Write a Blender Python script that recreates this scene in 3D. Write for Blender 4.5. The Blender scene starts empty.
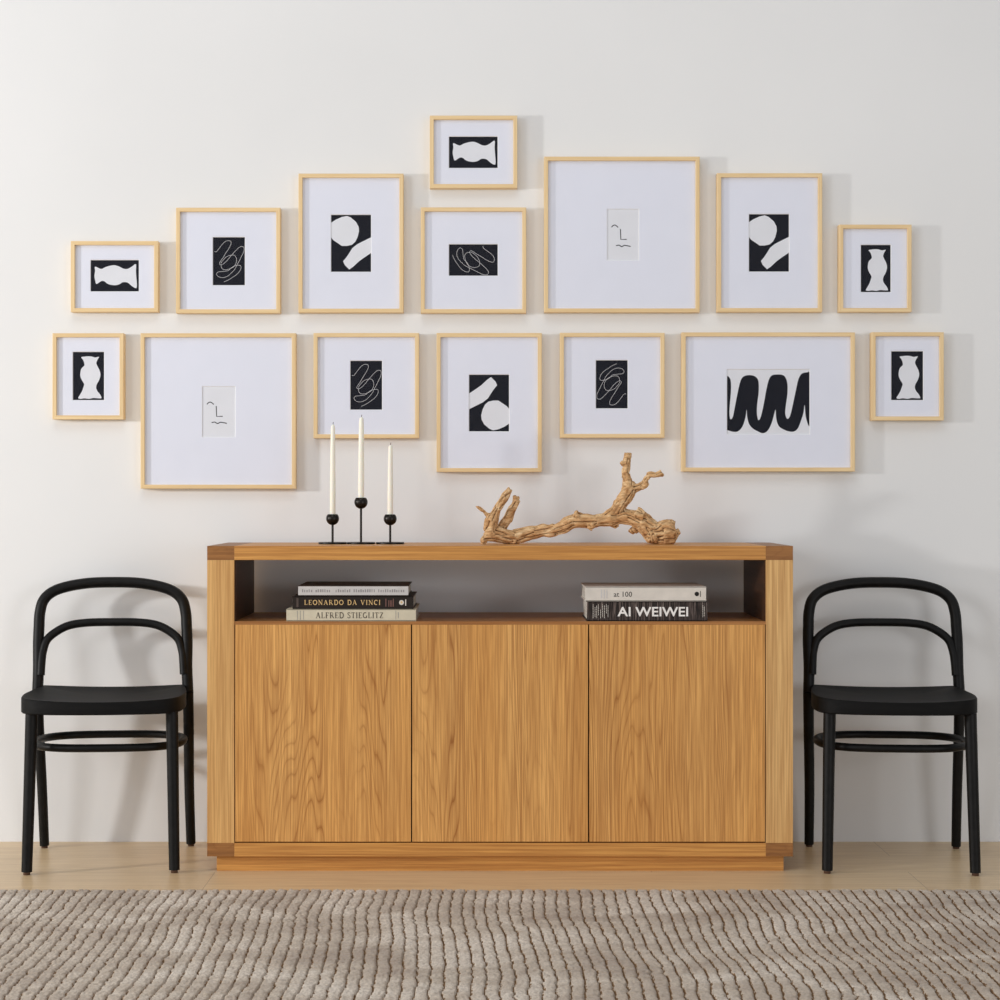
import bpy, bmesh, math, random
import numpy as np
from mathutils import Vector, noise as mnoise

random.seed(7)
C = bpy.context.scene.collection
sc = bpy.context.scene

# ------------------------------------------------------------------ camera
CAM_Y, CAM_Z, FPX = -5.77, 1.02, 1933.0
cam = bpy.data.objects.new('camera', bpy.data.cameras.new('camera'))
C.objects.link(cam)
cam.location = (0, CAM_Y, CAM_Z)
cam.rotation_euler = (math.pi / 2, 0, 0)
cam.data.sensor_width = 36
cam.data.lens = FPX * 36 / 1000
cam.data.shift_x = 0.015
cam.data.clip_end = 100
sc.camera = cam

# ------------------------------------------------------------------ world, lights, exposure
w = bpy.data.worlds.new('world'); sc.world = w; w.use_nodes = True
w.node_tree.nodes['Background'].inputs[0].default_value = (0.94, 0.965, 1.0, 1)
w.node_tree.nodes['Background'].inputs[1].default_value = 0.43


def area(name, loc, target, size, power, col, size_y=None):
    l = bpy.data.lights.new(name, 'AREA')
    l.energy = power; l.color = col; l.size = size
    if size_y:
        l.shape = 'RECTANGLE'; l.size_y = size_y
    o = bpy.data.objects.new(name, l); C.objects.link(o)
    o.location = loc
    o.rotation_euler = (Vector(target) - Vector(loc)).to_track_quat('-Z', 'Y').to_euler()
    return o


area('key_light', (-5.5, -2.4, 1.64), (0.9, 0, 1.0), 0.26, 128, (0.995, 0.985, 0.97))
area('left_soft_light', (-6.0, -7.0, 2.6), (0.3, 0, 0.8), 2.4, 140, (0.98, 0.99, 1.0))  # large soft area lamp out of view at front left
area('front_light', (-0.6, -3.7, 4.9), (0.2, -0.8, 0.2), 2.0, 34, (1.0, 0.99, 0.98))
area('side_fill_light', (3.95, -6.4, 1.1), (0.6, 0, 0.5), 1.6, 52, (0.99, 0.99, 1.0))  # fill added at right front to lift the shaded lower right wall

sc.view_settings.view_transform = 'Standard'
sc.view_settings.look = 'None'
sc.view_settings.gamma = 1
sc.view_settings.use_curve_mapping = False
sc.view_settings.exposure = 0.01


# ------------------------------------------------------------------ materials
def lin(c):
    return tuple((v / 255 / 12.92) if v / 255 <= 0.04045 else ((v / 255 + 0.055) / 1.055) ** 2.4 for v in c) + (1,)


class NT:
    def __init__(s, name, rough=0.6, spec=0.5):
        s.m = bpy.data.materials.new(name); s.m.use_nodes = True
        s.t = s.m.node_tree; s.b = s.t.nodes['Principled BSDF']
        s.b.inputs['Roughness'].default_value = rough
        s.b.inputs['Specular IOR Level'].default_value = spec

    def n(s, typ, ins=None, **kw):
        nd = s.t.nodes.new(typ)
        for k, v in kw.items():
            setattr(nd, k, v)
        for k, v in (ins or {}).items():
            if isinstance(v, bpy.types.NodeSocket):
                s.t.links.new(v, nd.inputs[k])
            else:
                nd.inputs[k].default_value = v
        return nd

    def mapped(s, scale, loc=(0, 0, 0), rot=(0, 0, 0)):
        tc = s.n('ShaderNodeTexCoord')
        return s.n('ShaderNodeMapping', {'Vector': tc.outputs['Object'], 'Scale': scale, 'Location': loc, 'Rotation': rot}).outputs[0]

    def noise(s, vec, scale=1, detail=2, rough=0.5, dist=0):
        return s.n('ShaderNodeTexNoise', {'Vector': vec, 'Scale': scale, 'Detail': detail, 'Roughness': rough, 'Distortion': dist}).outputs[0]

    def math(s, op, a, b=0.0, clamp=False):
        return s.n('ShaderNodeMath', {0: a, 1: b}, operation=op, use_clamp=clamp).outputs[0]

    def ramp(s, fac, stops):
        nd = s.n('ShaderNodeValToRGB', {'Fac': fac})
        e = nd.color_ramp.elements
        while len(e) < len(stops):
            e.new(0.5)
        for i, (p, c) in enumerate(stops):
            e[i].position = p; e[i].color = c
        return nd.outputs[0]

    def mix(s, fac, a, b, blend='MIX'):
        nd = s.n('ShaderNodeMix', data_type='RGBA', blend_type=blend)
        for k, v in ((0, fac), (6, a), (7, b)):
            if isinstance(v, bpy.types.NodeSocket):
                s.t.links.new(v, nd.inputs[k])
            else:
                nd.inputs[k].default_value = v
        return nd.outputs[2]

    def base(s, sock):
        if isinstance(sock, bpy.types.NodeSocket):
            s.t.links.new(sock, s.b.inputs['Base Color'])
        else:
            s.b.inputs['Base Color'].default_value = sock
        return s

    def bump(s, h, strength=0.3, dist=0.001):
        nd = s.n('ShaderNodeBump', {'Height': h, 'Strength': strength, 'Distance': dist})
        s.t.links.new(nd.outputs[0], s.b.inputs['Normal'])
        return s


def plain(name, col, rough=0.6, spec=0.4, var=0.04, scale=30, bump=0.0):
    t = NT(name, rough, spec)
    c = lin(col)
    v = t.noise(t.mapped((1, 1, 1)), scale, 3)
    d = tuple(x * (1 - var * 2) for x in c[:3]) + (1,)
    l = tuple(min(1, x * (1 + var)) for x in c[:3]) + (1,)
    t.base(t.ramp(v, [(0.3, d), (0.7, l)]))
    if bump:
        t.bump(v, bump, 0.001)
    return t.m


def wood(name, light, mid, dark, axis='Z', seed=0.0, rings=13, across=5.0, along=0.55, rough=0.45, fibre=260, contrast=0.55, lin_=0.0):
    """Oak-like veneer: contour lines of stretched noise give cathedral grain, fine fibres on top."""
    t = NT(name, rough, 0.35)

    def sc_(a, l):
        return {'Z': (a, a, l), 'X': (l, a, a), 'Y': (a, l, a)}[axis]
    loc = (seed * 1.37, seed * 2.11, seed * 3.03)
    big = t.noise(t.mapped(sc_(across, along), loc), 1, 1.5, 0.45, 0.15)
    wob = t.noise(t.mapped(sc_(60, 9), loc), 1, 2)
    s1 = t.math('MULTIPLY', big, rings)
    if lin_ :
        sep = t.n('ShaderNodeSeparateXYZ', {0: t.mapped((1, 1, 1))})
        s1 = t.math('ADD', s1, t.math('MULTIPLY', sep.outputs[{'Z': 0, 'X': 2, 'Y': 0}[axis]], lin_))
    s2 = t.math('ADD', s1, t.math('MULTIPLY', wob, 0.3))
    fr = t.math('FRACT', s2)
    ring = t.ramp(fr, [(0.0, (0.75, 0.75, 0.75, 1)), (0.12, (0.25, 0.25, 0.25, 1)), (0.55, (0.05, 0.05, 0.05, 1)), (0.86, (0.35, 0.35, 0.35, 1)), (0.97, (1, 1, 1, 1))])
    fib = t.noise(t.mapped(sc_(fibre, 5), loc), 1, 3, 0.6)
    if lin_:                                   # cathedral figure only in some of the glued staves, straight pinstripes elsewhere
        band = t.noise(t.mapped(sc_(11, 0.25), (loc[1], loc[2], loc[0])), 1, 0)
        ring = t.math('MULTIPLY', ring, t.ramp(band, [(0.42, (0.22, 0.22, 0.22, 1)), (0.56, (1, 1, 1, 1))]))
    pin = t.noise(t.mapped(sc_(130, 1.6), (loc[2], loc[0], loc[1])), 1, 2, 0.7)
    fibr = t.ramp(fib, [(0.38, (1, 1, 1, 1)), (0.62, (0, 0, 0, 1))])
    c1 = t.mix(t.math('MULTIPLY', ring, contrast), lin(light), lin(dark))
    tone = t.noise(t.mapped(sc_(9, 0.5), loc), 1, 2)
    c2 = t.mix(t.ramp(tone, [(0.35, (0, 0, 0, 1)), (0.65, (0.6, 0.6, 0.6, 1))]), c1, lin(mid))
    c3 = t.mix(t.math('MULTIPLY', t.ramp(pin, [(0.40, (1, 1, 1, 1)), (0.60, (0, 0, 0, 1))]), 0.30), c2, lin(dark))
    c3 = t.mix(t.math('MULTIPLY', fibr, 0.45), c3, lin(dark))
    t.base(c3)
    t.bump(fib, 0.15, 0.0006)
    return t.m


OL, OM, OD = (243, 187, 112), (228, 166, 90), (146, 86, 34)
m_oak_post = wood('oak_post', (236, 192, 128), (226, 178, 112), (166, 112, 58), 'Z', 3.1, 5, 9, 0.5, contrast=0.3, lin_=55)
m_oak_rail = wood('oak_rail', (226, 168, 92), (214, 150, 78), (150, 90, 40), 'X', 5.2, 3, 14, 0.9, contrast=0.4, lin_=90)
m_oak_end = wood('oak_end_grain', (172, 120, 68), (158, 106, 58), (112, 70, 36), 'X', 1.2, 5, 30, 12, fibre=90, contrast=0.4)
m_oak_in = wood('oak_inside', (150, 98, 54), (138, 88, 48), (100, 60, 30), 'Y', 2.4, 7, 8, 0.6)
m_shelf = wood('oak_shelf', (190, 134, 78), (178, 120, 66), (130, 80, 40), 'X', 9.4, 8, 12, 0.6)
m_door = [wood('oak_door_veneer', OL, OM, OD, 'Z', sd, rg, ac, al, contrast=0.85, lin_=60, fibre=240) for sd, rg, ac, al in
          ((11.3, 24, 10.5, 0.9), (4.7, 24, 11.0, 0.8), (8.9, 24, 10.0, 0.85))]
m_niche_shade = wood('niche_shade_brown', (84, 52, 28), (74, 44, 22), (50, 28, 14), 'Y', 4.4, 7, 8, 0.6)  # dark brown that puts the open compartment's shade into the colour
m_gap = plain('dark_carcass', (34, 18, 10), 0.8)

m_maple = wood('pale_maple', (246, 220, 174), (241, 212, 163), (222, 188, 136), 'X', 2.0, 6, 10, 2, fibre=180, contrast=0.25)
m_maple_v = wood('pale_maple_upright', (246, 220, 174), (241, 212, 163), (222, 188, 136), 'Z', 2.0, 6, 10, 2, fibre=180, contrast=0.25)
m_mat = plain('mount_board', (234, 237, 249), 0.9, 0.1, 0.006, 20)
m_bevel = plain('mount_bevel', (250, 250, 252), 0.8, 0.1, 0.004)
m_ink = plain('black_ink_paper', (22, 24, 34), 0.8, 0.2, 0.06, 40)
m_paper = plain('white_art_paper', (232, 234, 240), 0.9, 0.1, 0.01, 25)
m_chalk = plain('white_line', (226, 226, 228), 0.9, 0.1, 0.01)
m_blackwood = NT('black_stained_wood', 0.45, 0.2)
_f = m_blackwood.noise(m_blackwood.mapped((60, 60, 60)), 1, 3)
m_blackwood.base(m_blackwood.ramp(_f, [(0.35, lin((13, 13, 13))), (0.7, lin((22, 21, 21)))])).bump(_f, 0.1, 0.0008)
m_blackwood = m_blackwood.m
m_seat = wood('black_stained_seat', (23, 22, 21), (19, 18, 18), (10, 9, 9), 'X', 6.1, 7, 12, 1.0, rough=0.6, fibre=150)
m_seat.node_tree.nodes['Principled BSDF'].inputs['Specular IOR Level'].default_value = 0.12
m_glide = plain('brown_glide', (86, 60, 44), 0.5)
m_iron = plain('dark_bronze_metal', (40, 36, 33), 0.32, 0.6)
m_iron.node_tree.nodes['Principled BSDF'].inputs['Metallic'].default_value = 0.75
m_wax = NT('ivory_wax', 0.45, 0.4)
m_wax.base(lin((252, 247, 232)))
m_wax.b.inputs['Subsurface Weight'].default_value = 0.25
m_wax.b.inputs['Subsurface Radius'].default_value = (0.01, 0.007, 0.004)
m_wax = m_wax.m
m_wick = plain('charred_wick', (50, 42, 38), 0.9)


def wall_material():
    t = NT('painted_wall', 0.85, 0.2)
    v = t.noise(t.mapped((1, 1, 1)), 1.2, 3)
    t.base(t.ramp(v, [(0.3, lin((233, 234, 235))), (0.7, lin((238, 239, 240)))]))
    f = t.noise(t.mapped((1, 1, 1)), 180, 3)
    t.bump(f, 0.04, 0.0006)
    return t.m


def floor_material():
    t = NT('oak_floorboards', 0.34, 0.4)
    vec = t.mapped((1, 1, 1), (0.74, 0.47, 0))
    br = t.n('ShaderNodeTexBrick', {'Vector': vec, 'Color1': (0, 0, 0, 1), 'Color2': (1, 1, 1, 1), 'Mortar': (0.5, 0.5, 0.5, 1),
                                    'Scale': 1.0, 'Mortar Size': 0.0009, 'Mortar Smooth': 0.2, 'Bias': 0.0, 'Brick Width': 1.9, 'Row Height': 0.24})
    br.offset = 0.37; br.offset_frequency = 2
    wn = t.n('ShaderNodeTexWhiteNoise', {'Vector': br.outputs['Color']}, noise_dimensions='3D')
    off = t.n('ShaderNodeVectorMath', {0: vec, 1: wn.outputs['Color']}, operation='ADD')
    mp = t.n('ShaderNodeMapping', {'Vector': off.outputs[0], 'Scale': (0.7, 9, 1)}).outputs[0]
    big = t.noise(mp, 1, 2, 0.5, 0.4)
    fr = t.math('FRACT', t.math('MULTIPLY', big, 9))
    ring = t.ramp(fr, [(0, (0.7, 0.7, 0.7, 1)), (0.2, (0.1, 0.1, 0.1, 1)), (0.7, (0.1, 0.1, 0.1, 1)), (0.95, (1, 1, 1, 1))])
    mp2 = t.n('ShaderNodeMapping', {'Vector': off.outputs[0], 'Scale': (5, 180, 1)}).outputs[0]
    fib = t.noise(mp2, 1, 3, 0.6)
    c = t.mix(t.math('MULTIPLY', ring, 0.30), lin((228, 202, 162)), lin((196, 164, 124)))
    c = t.mix(t.math('MULTIPLY', t.ramp(fib, [(0.4, (1, 1, 1, 1)), (0.6, (0, 0, 0, 1))]), 0.25), c, lin((168, 130, 92)))
    c = t.mix(t.math('MULTIPLY', br.outputs['Color'], 0.22), c, lin((190, 150, 104)))
    c = t.mix(t.math('MULTIPLY', br.outputs['Fac'], 0.6), c, lin((108, 78, 50)))
    t.base(c)
    t.bump(fib, 0.08, 0.0006)
    return t.m


def glass_material():
    m = bpy.data.materials.new('picture_glass'); m.use_nodes = True
    t = m.node_tree; t.nodes.clear()
    o = t.nodes.new('ShaderNodeOutputMaterial'); mx = t.nodes.new('ShaderNodeMixShader')
    tr = t.nodes.new('ShaderNodeBsdfTransparent'); gl = t.nodes.new('ShaderNodeBsdfGlossy'); fr = t.nodes.new('ShaderNodeFresnel')
    geo = t.nodes.new('ShaderNodeNewGeometry'); mr = t.nodes.new('ShaderNodeMapRange')
    mr.inputs['To Min'].default_value = 1.25; mr.inputs['To Max'].default_value = 1 / 1.25   # same reflectance from both sides of the thin pane
    t.links.new(geo.outputs['Backfacing'], mr.inputs['Value']); t.links.new(mr.outputs[0], fr.inputs[0])
    gl.inputs['Roughness'].default_value = 0.02
    tr.inputs[0].default_value = (0.992, 0.994, 1, 1)
    t.links.new(fr.outputs[0], mx.inputs[0]); t.links.new(tr.outputs[0], mx.inputs[1]); t.links.new(gl.outputs[0], mx.inputs[2])
    t.links.new(mx.outputs[0], o.inputs[0])
    return m


m_glass = glass_material()


# ------------------------------------------------------------------ helpers
def mesh_obj(name, verts, faces, mats, parent=None, smooth=False, fmat=None):
    me = bpy.data.meshes.new(name)
    me.from_pydata([tuple(v) for v in verts], [], faces)
    for m in (mats if isinstance(mats, (list, tuple)) else [mats]):
        me.materials.append(m)
    if fmat is not None:
        me.polygons.foreach_set('material_index', fmat)
    if smooth:
        me.polygons.foreach_set('use_smooth', [True] * len(me.polygons))
    me.update()
    o = bpy.data.objects.new(name, me); C.objects.link(o)
    if parent:
        o.parent = parent
    return o


def bm_obj(name, bm, mats, parent=None, smooth=False):
    bmesh.ops.recalc_face_normals(bm, faces=bm.faces[:])
    me = bpy.data.meshes.new(name); bm.to_mesh(me); bm.free()
    for m in (mats if isinstance(mats, (list, tuple)) else [mats]):
        me.materials.append(m)
    if smooth:
        me.polygons.foreach_set('use_smooth', [True] * len(me.polygons))
    o = bpy.data.objects.new(name, me); C.objects.link(o)
    if parent:
        o.parent = parent
    return o


def add_box(bm, x0, x1, y0, y1, z0, z1, bevel=0.0, mi=0):
    before = set(bm.faces)
    r = bmesh.ops.create_cube(bm, size=1)
    for v in r['verts']:
        v.co = Vector(((x0 + x1) / 2 + v.co.x * (x1 - x0), (y0 + y1) / 2 + v.co.y * (y1 - y0), (z0 + z1) / 2 + v.co.z * (z1 - z0)))
    if bevel:
        es = list({e for v in r['verts'] for e in v.link_edges})
        bmesh.ops.bevel(bm, geom=es, offset=bevel, segments=2, affect='EDGES', profile=0.6)
    for f in set(bm.faces) - before:
        f.material_index = mi


def box(name, x0, x1, y0, y1, z0, z1, mat, parent=None, bevel=0.001):
    bm = bmesh.new(); add_box(bm, x0, x1, y0, y1, z0, z1, bevel)
    return bm_obj(name, bm, mat, parent)


def empty(name, loc, label, cat, group=None, rz=0):
    o = bpy.data.objects.new(name, None); C.objects.link(o)
    o.location = loc; o.rotation_euler = (0, 0, rz); o.empty_display_size = 0.05
    return tag(o, label, cat, group)


def tag(o, label, cat, group=None):
    o['label'] = label; o['category'] = cat
    if group:
        o['group'] = group
    return o


def catmull(pts, n=8, closed=False):
    P = [np.array(p, float) for p in pts]
    out = []
    N = len(P)
    rng = N if closed else N - 1
    for i in range(rng):
        if closed:
            a, b, c, d = P[(i - 1) % N], P[i], P[(i + 1) % N], P[(i + 2) % N]
        else:
            b, c = P[i], P[i + 1]
            a = P[i - 1] if i > 0 else 2 * b - c
            d = P[i + 2] if i + 2 < N else 2 * c - b
        for k in range(n):
            t = k / n
            out.append(0.5 * ((2 * b) + (c - a) * t + (2 * a - 5 * b + 4 * c - d) * t * t + (3 * b - a - 3 * c + d) * t ** 3))
    if not closed:
        out.append(P[-1])
    return out


def tube(name, path, radius, mat, parent=None, seg=16, closed=False):
    """path: list of 3-vectors; radius: number or list of the same length."""
    pts = [Vector(p[:3]) for p in path]
    N = len(pts)
    R = radius if isinstance(radius, (list, tuple)) else [radius] * N
    tang = []
    for i in range(N):
        if closed:
            d = pts[(i + 1) % N] - pts[(i - 1) % N]
        else:
            d = pts[min(i + 1, N - 1)] - pts[max(i - 1, 0)]
        tang.append(d.normalized())
    up = Vector((0, 1, 0)) if abs(tang[0].y) < 0.9 else Vector((0, 0, 1))
    u = (up - tang[0] * up.dot(tang[0])).normalized()
    V = []; F = []
    for i in range(N):
        u = (u - tang[i] * u.dot(tang[i])).normalized()
        w_ = tang[i].cross(u)
        for k in range(seg):
            a = 2 * math.pi * k / seg
            V.append(pts[i] + (u * math.cos(a) + w_ * math.sin(a)) * R[i])
    for i in range(N if closed else N - 1):
        j = (i + 1) % N
        for k in range(seg):
            F.append((i * seg + k, i * seg + (k + 1) % seg, j * seg + (k + 1) % seg, j * seg + k))
    if not closed:
        F.append(tuple(range(seg))[::-1]); F.append(tuple((N - 1) * seg + k for k in range(seg)))
    o = mesh_obj(name, V, F, mat, parent, True)
    o.data.set_sharp_from_angle(angle=math.radians(50))
    return o


def lathe(name, prof, mat, parent=None, loc=(0, 0, 0), seg=32):
    V = []; F = []
    for r, z in prof:
        for k in range(seg):
            a = 2 * math.pi * k / seg
            V.append((loc[0] + r * math.cos(a), loc[1] + r * math.sin(a), loc[2] + z))
    for i in range(len(prof) - 1):
        for k in range(seg):
            F.append((i * seg + k, i * seg + (k + 1) % seg, (i + 1) * seg + (k + 1) % seg, (i + 1) * seg + k))
    F.append(tuple(range(seg))[::-1]); F.append(tuple((len(prof) - 1) * seg + k for k in range(seg)))
    o = mesh_obj(name, V, F, mat, parent, True)
    o.data.set_sharp_from_angle(angle=math.radians(40))
    return o


# ------------------------------------------------------------------ setting
def struct(o):
    o['kind'] = 'structure'
    return o


struct(box('wall_back', -4.2, 4.2, 0, 0.12, 0, 3.2, wall_material(), bevel=0))
struct(box('floor', -4.2, 4.2, -6.6, 0.12, -0.05, 0, floor_material(), bevel=0))

# ------------------------------------------------------------------ rug
def smooth_noise(shape, cx, cy, seed):
    rs = np.random.RandomState(seed)
    g = rs.rand(cy + 3, cx + 3)
    ys = np.linspace(0, cy + 0.999, shape[0]); xs = np.linspace(0, cx + 0.999, shape[1])
    yi = ys.astype(int); xi = xs.astype(int)
    fy = ys - yi; fx = xs - xi
    fy = (fy * fy * (3 - 2 * fy))[:, None]; fx = (fx * fx * (3 - 2 * fx))[None, :]
    a = g[yi][:, xi]; b = g[yi][:, xi + 1]; c = g[yi + 1][:, xi]; d = g[yi + 1][:, xi + 1]
    return (a * (1 - fx) + b * fx) * (1 - fy) + (c * (1 - fx) + d * fx) * fy - 0.5


def rug():
    X0, X1, Y0, Y1 = -1.9, 2.0, -3.1, -0.765
    xs = np.arange(X0, X1, 0.0026)
    ys = np.concatenate([np.arange(Y1, -2.0, -0.0048), np.arange(-2.0, Y0, -0.02)])
    nx, ny = len(xs), len(ys)
    Xg, Yg = np.meshgrid(xs, ys)
    sh = Xg.shape
    warp = 0.030 * smooth_noise(sh, 5, 4, 1) + 0.006 * smooth_noise(sh, 22, 12, 2) + 0.006 * smooth_noise(sh, 134, 56, 3) + 0.004 * smooth_noise(sh, 134, 200, 13)
    u = (Xg + 0.0207 * (Yg + 0.77) + warp) / 0.0292
    fr = np.abs(u - np.round(u)) * 2            # 0 at the groove, 1 mid rib
    k = np.clip(fr / 0.20, 0, 1)
    H = 0.0025 + 0.0105 * (1 - (1 - k) ** 2.4) - 0.0012 * (1 - fr) ** 2
    H += (0.0026 * smooth_noise(sh, 420, 240, 4) + 0.0030 * smooth_noise(sh, 1000, 440, 5)) * (0.35 + 0.65 * k)
    H += 0.0012 * (np.random.RandomState(9).rand(*sh) - 0.5) * (0.3 + 0.7 * k)
    H += 0.002 * smooth_noise(sh, 40, 30, 6)
    # rounded rug edge
    e = np.minimum(np.minimum(Xg - X0, X1 - Xg), np.minimum(Yg - Y0, Y1 - Yg))
    H *= np.clip(np.sqrt(np.clip(e / 0.008, 0, 1)), 0.05, 1)
    Yj = Yg.copy(); Yj[0] += 0.005 * smooth_noise((1, nx), 500, 1, 8)[0]
    V = np.stack([Xg, Yj, H], -1).reshape(-1, 3)
    idx = np.arange(nx * ny).reshape(ny, nx)
    Q = np.stack([idx[:-1, :-1], idx[1:, :-1], idx[1:, 1:], idx[:-1, 1:]], -1).reshape(-1, 4)
    me = bpy.data.meshes.new('rug')
    me.vertices.add(len(V)); me.vertices.foreach_set('co', V.ravel())
    me.loops.add(Q.size); me.loops.foreach_set('vertex_index', Q.ravel().astype(np.int32))
    me.polygons.add(len(Q)); me.polygons.foreach_set('loop_start', np.arange(0, Q.size, 4, dtype=np.int32))
    pile = NT('wool_viscose_pile', 0.85, 0.2)
    v1 = pile.noise(pile.mapped((2.0, 2.6, 1), rot=(0, 0, 0.5)), 2.0, 5, 0.62, 0.6)
    v2 = pile.noise(pile.mapped((1, 1, 1)), 190, 4, 0.7)
    c = pile.ramp(v1, [(0.34, lin((160, 141, 123))), (0.5, lin((190, 174, 155))), (0.62, lin((215, 202, 186)))])
    c = pile.mix(pile.math('MULTIPLY', pile.ramp(v2, [(0.42, (1, 1, 1, 1)), (0.56, (0, 0, 0, 1))]), 0.5), c, lin((142, 126, 110)))
    pile.base(c).bump(v2, 0.5, 0.002)
    pile.b.inputs['Sheen Weight'].default_value = 0.25
    pile.b.inputs['Sheen Roughness'].default_value = 0.5
    back = plain('jute_groove', (134, 106, 78), 0.95, 0.1, 0.2, 200)
    me.materials.append(pile.m); me.materials.append(back)
    kf = k[:-1, :-1].ravel()
    me.polygons.foreach_set('material_index', (kf < 0.62).astype(np.int32))
    me.polygons.foreach_set('use_smooth', np.ones(len(Q), bool))
    me.update(calc_edges=True); me.validate()
    o = bpy.data.objects.new('rug', me); C.objects.link(o)
    tag(o, 'large beige ribbed pile rug covering the wooden floor in the foreground', 'rug')


rug()

# ------------------------------------------------------------------ sideboard
SX0, SX1, SYF, SYB = -0.762, 0.8446, -0.47, -0.035
SZ0, SZT = 0.0425, 0.894
sb = empty('sideboard', (0.041, -0.25, 0), 'long oak sideboard with three flush doors below an open shelf', 'sideboard')


def sbox(name, x0, x1, y0, y1, z0, z1, mat, bevel=0.0008, dx=0.041, dy=-0.25):
    return box(name, x0 - dx, x1 - dx, y0 - dy, y1 - dy, z0, z1, mat, sb, bevel)


PW, SL, RL = 0.0745, 0.0385, 0.037
sbox('top_panel', SX0 + PW, SX1 - PW, SYF, SYB, SZT - SL, SZT, m_oak_rail)
for x0, x1 in ((SX0, SX0 + PW), (SX1 - PW, SX1)):
    sbox('side_panel', x0, x1, SYF, SYB, SZ0 + RL, SZT - SL, m_oak_post)
    o = sbox('corner_joint', x0, x1, SYF, SYB, SZT - SL, SZT, m_oak_end); o['label'] = 'darker end grain corner at the top'
    o = sbox('corner_joint', x0, x1, SYF, SYB, SZ0, SZ0 + RL, m_oak_end); o['label'] = 'darker end grain corner at the bottom'
sbox('bottom_rail', SX0 + PW, SX1 - PW, SYF, SYB, SZ0, SZ0 + RL, m_oak_rail)
sbox('shelf', SX0 + PW, SX1 - PW, SYF + 0.001, SYB, 0.6785, 0.687, m_shelf, 0.0004)
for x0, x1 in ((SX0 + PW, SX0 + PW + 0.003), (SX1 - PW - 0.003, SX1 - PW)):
    o = sbox('niche_shade_panel', x0, x1, SYF + 0.006, SYB, 0.6872, SZT - SL, m_niche_shade, 0); o['label'] = 'added dark brown panel standing in for shade in the open compartment'  # thin dark panels added so the compartment sides look deeply shaded
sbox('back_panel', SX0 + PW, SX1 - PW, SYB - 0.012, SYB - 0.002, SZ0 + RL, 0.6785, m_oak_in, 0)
sbox('carcass_face', SX0 + PW, SX1 - PW, SYF + 0.024, SYF + 0.030, SZ0 + RL, 0.6785, m_gap, 0)
sbox('plinth', -0.738, 0.8215, SYF + 0.018, SYB - 0.02, 0, SZ0, m_oak_rail, 0.0005)
dx0 = SX0 + PW + 0.0025; dw = (SX1 - SX0 - 2 * PW - 0.005 - 2 * 0.0036) / 3
for i in range(3):
    a = dx0 + i * (dw + 0.0036)
    sbox('door', a, a + dw, SYF, SYF + 0.020, SZ0 + RL + 0.0035, 0.6782, m_door[i], 0.0006)

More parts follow.
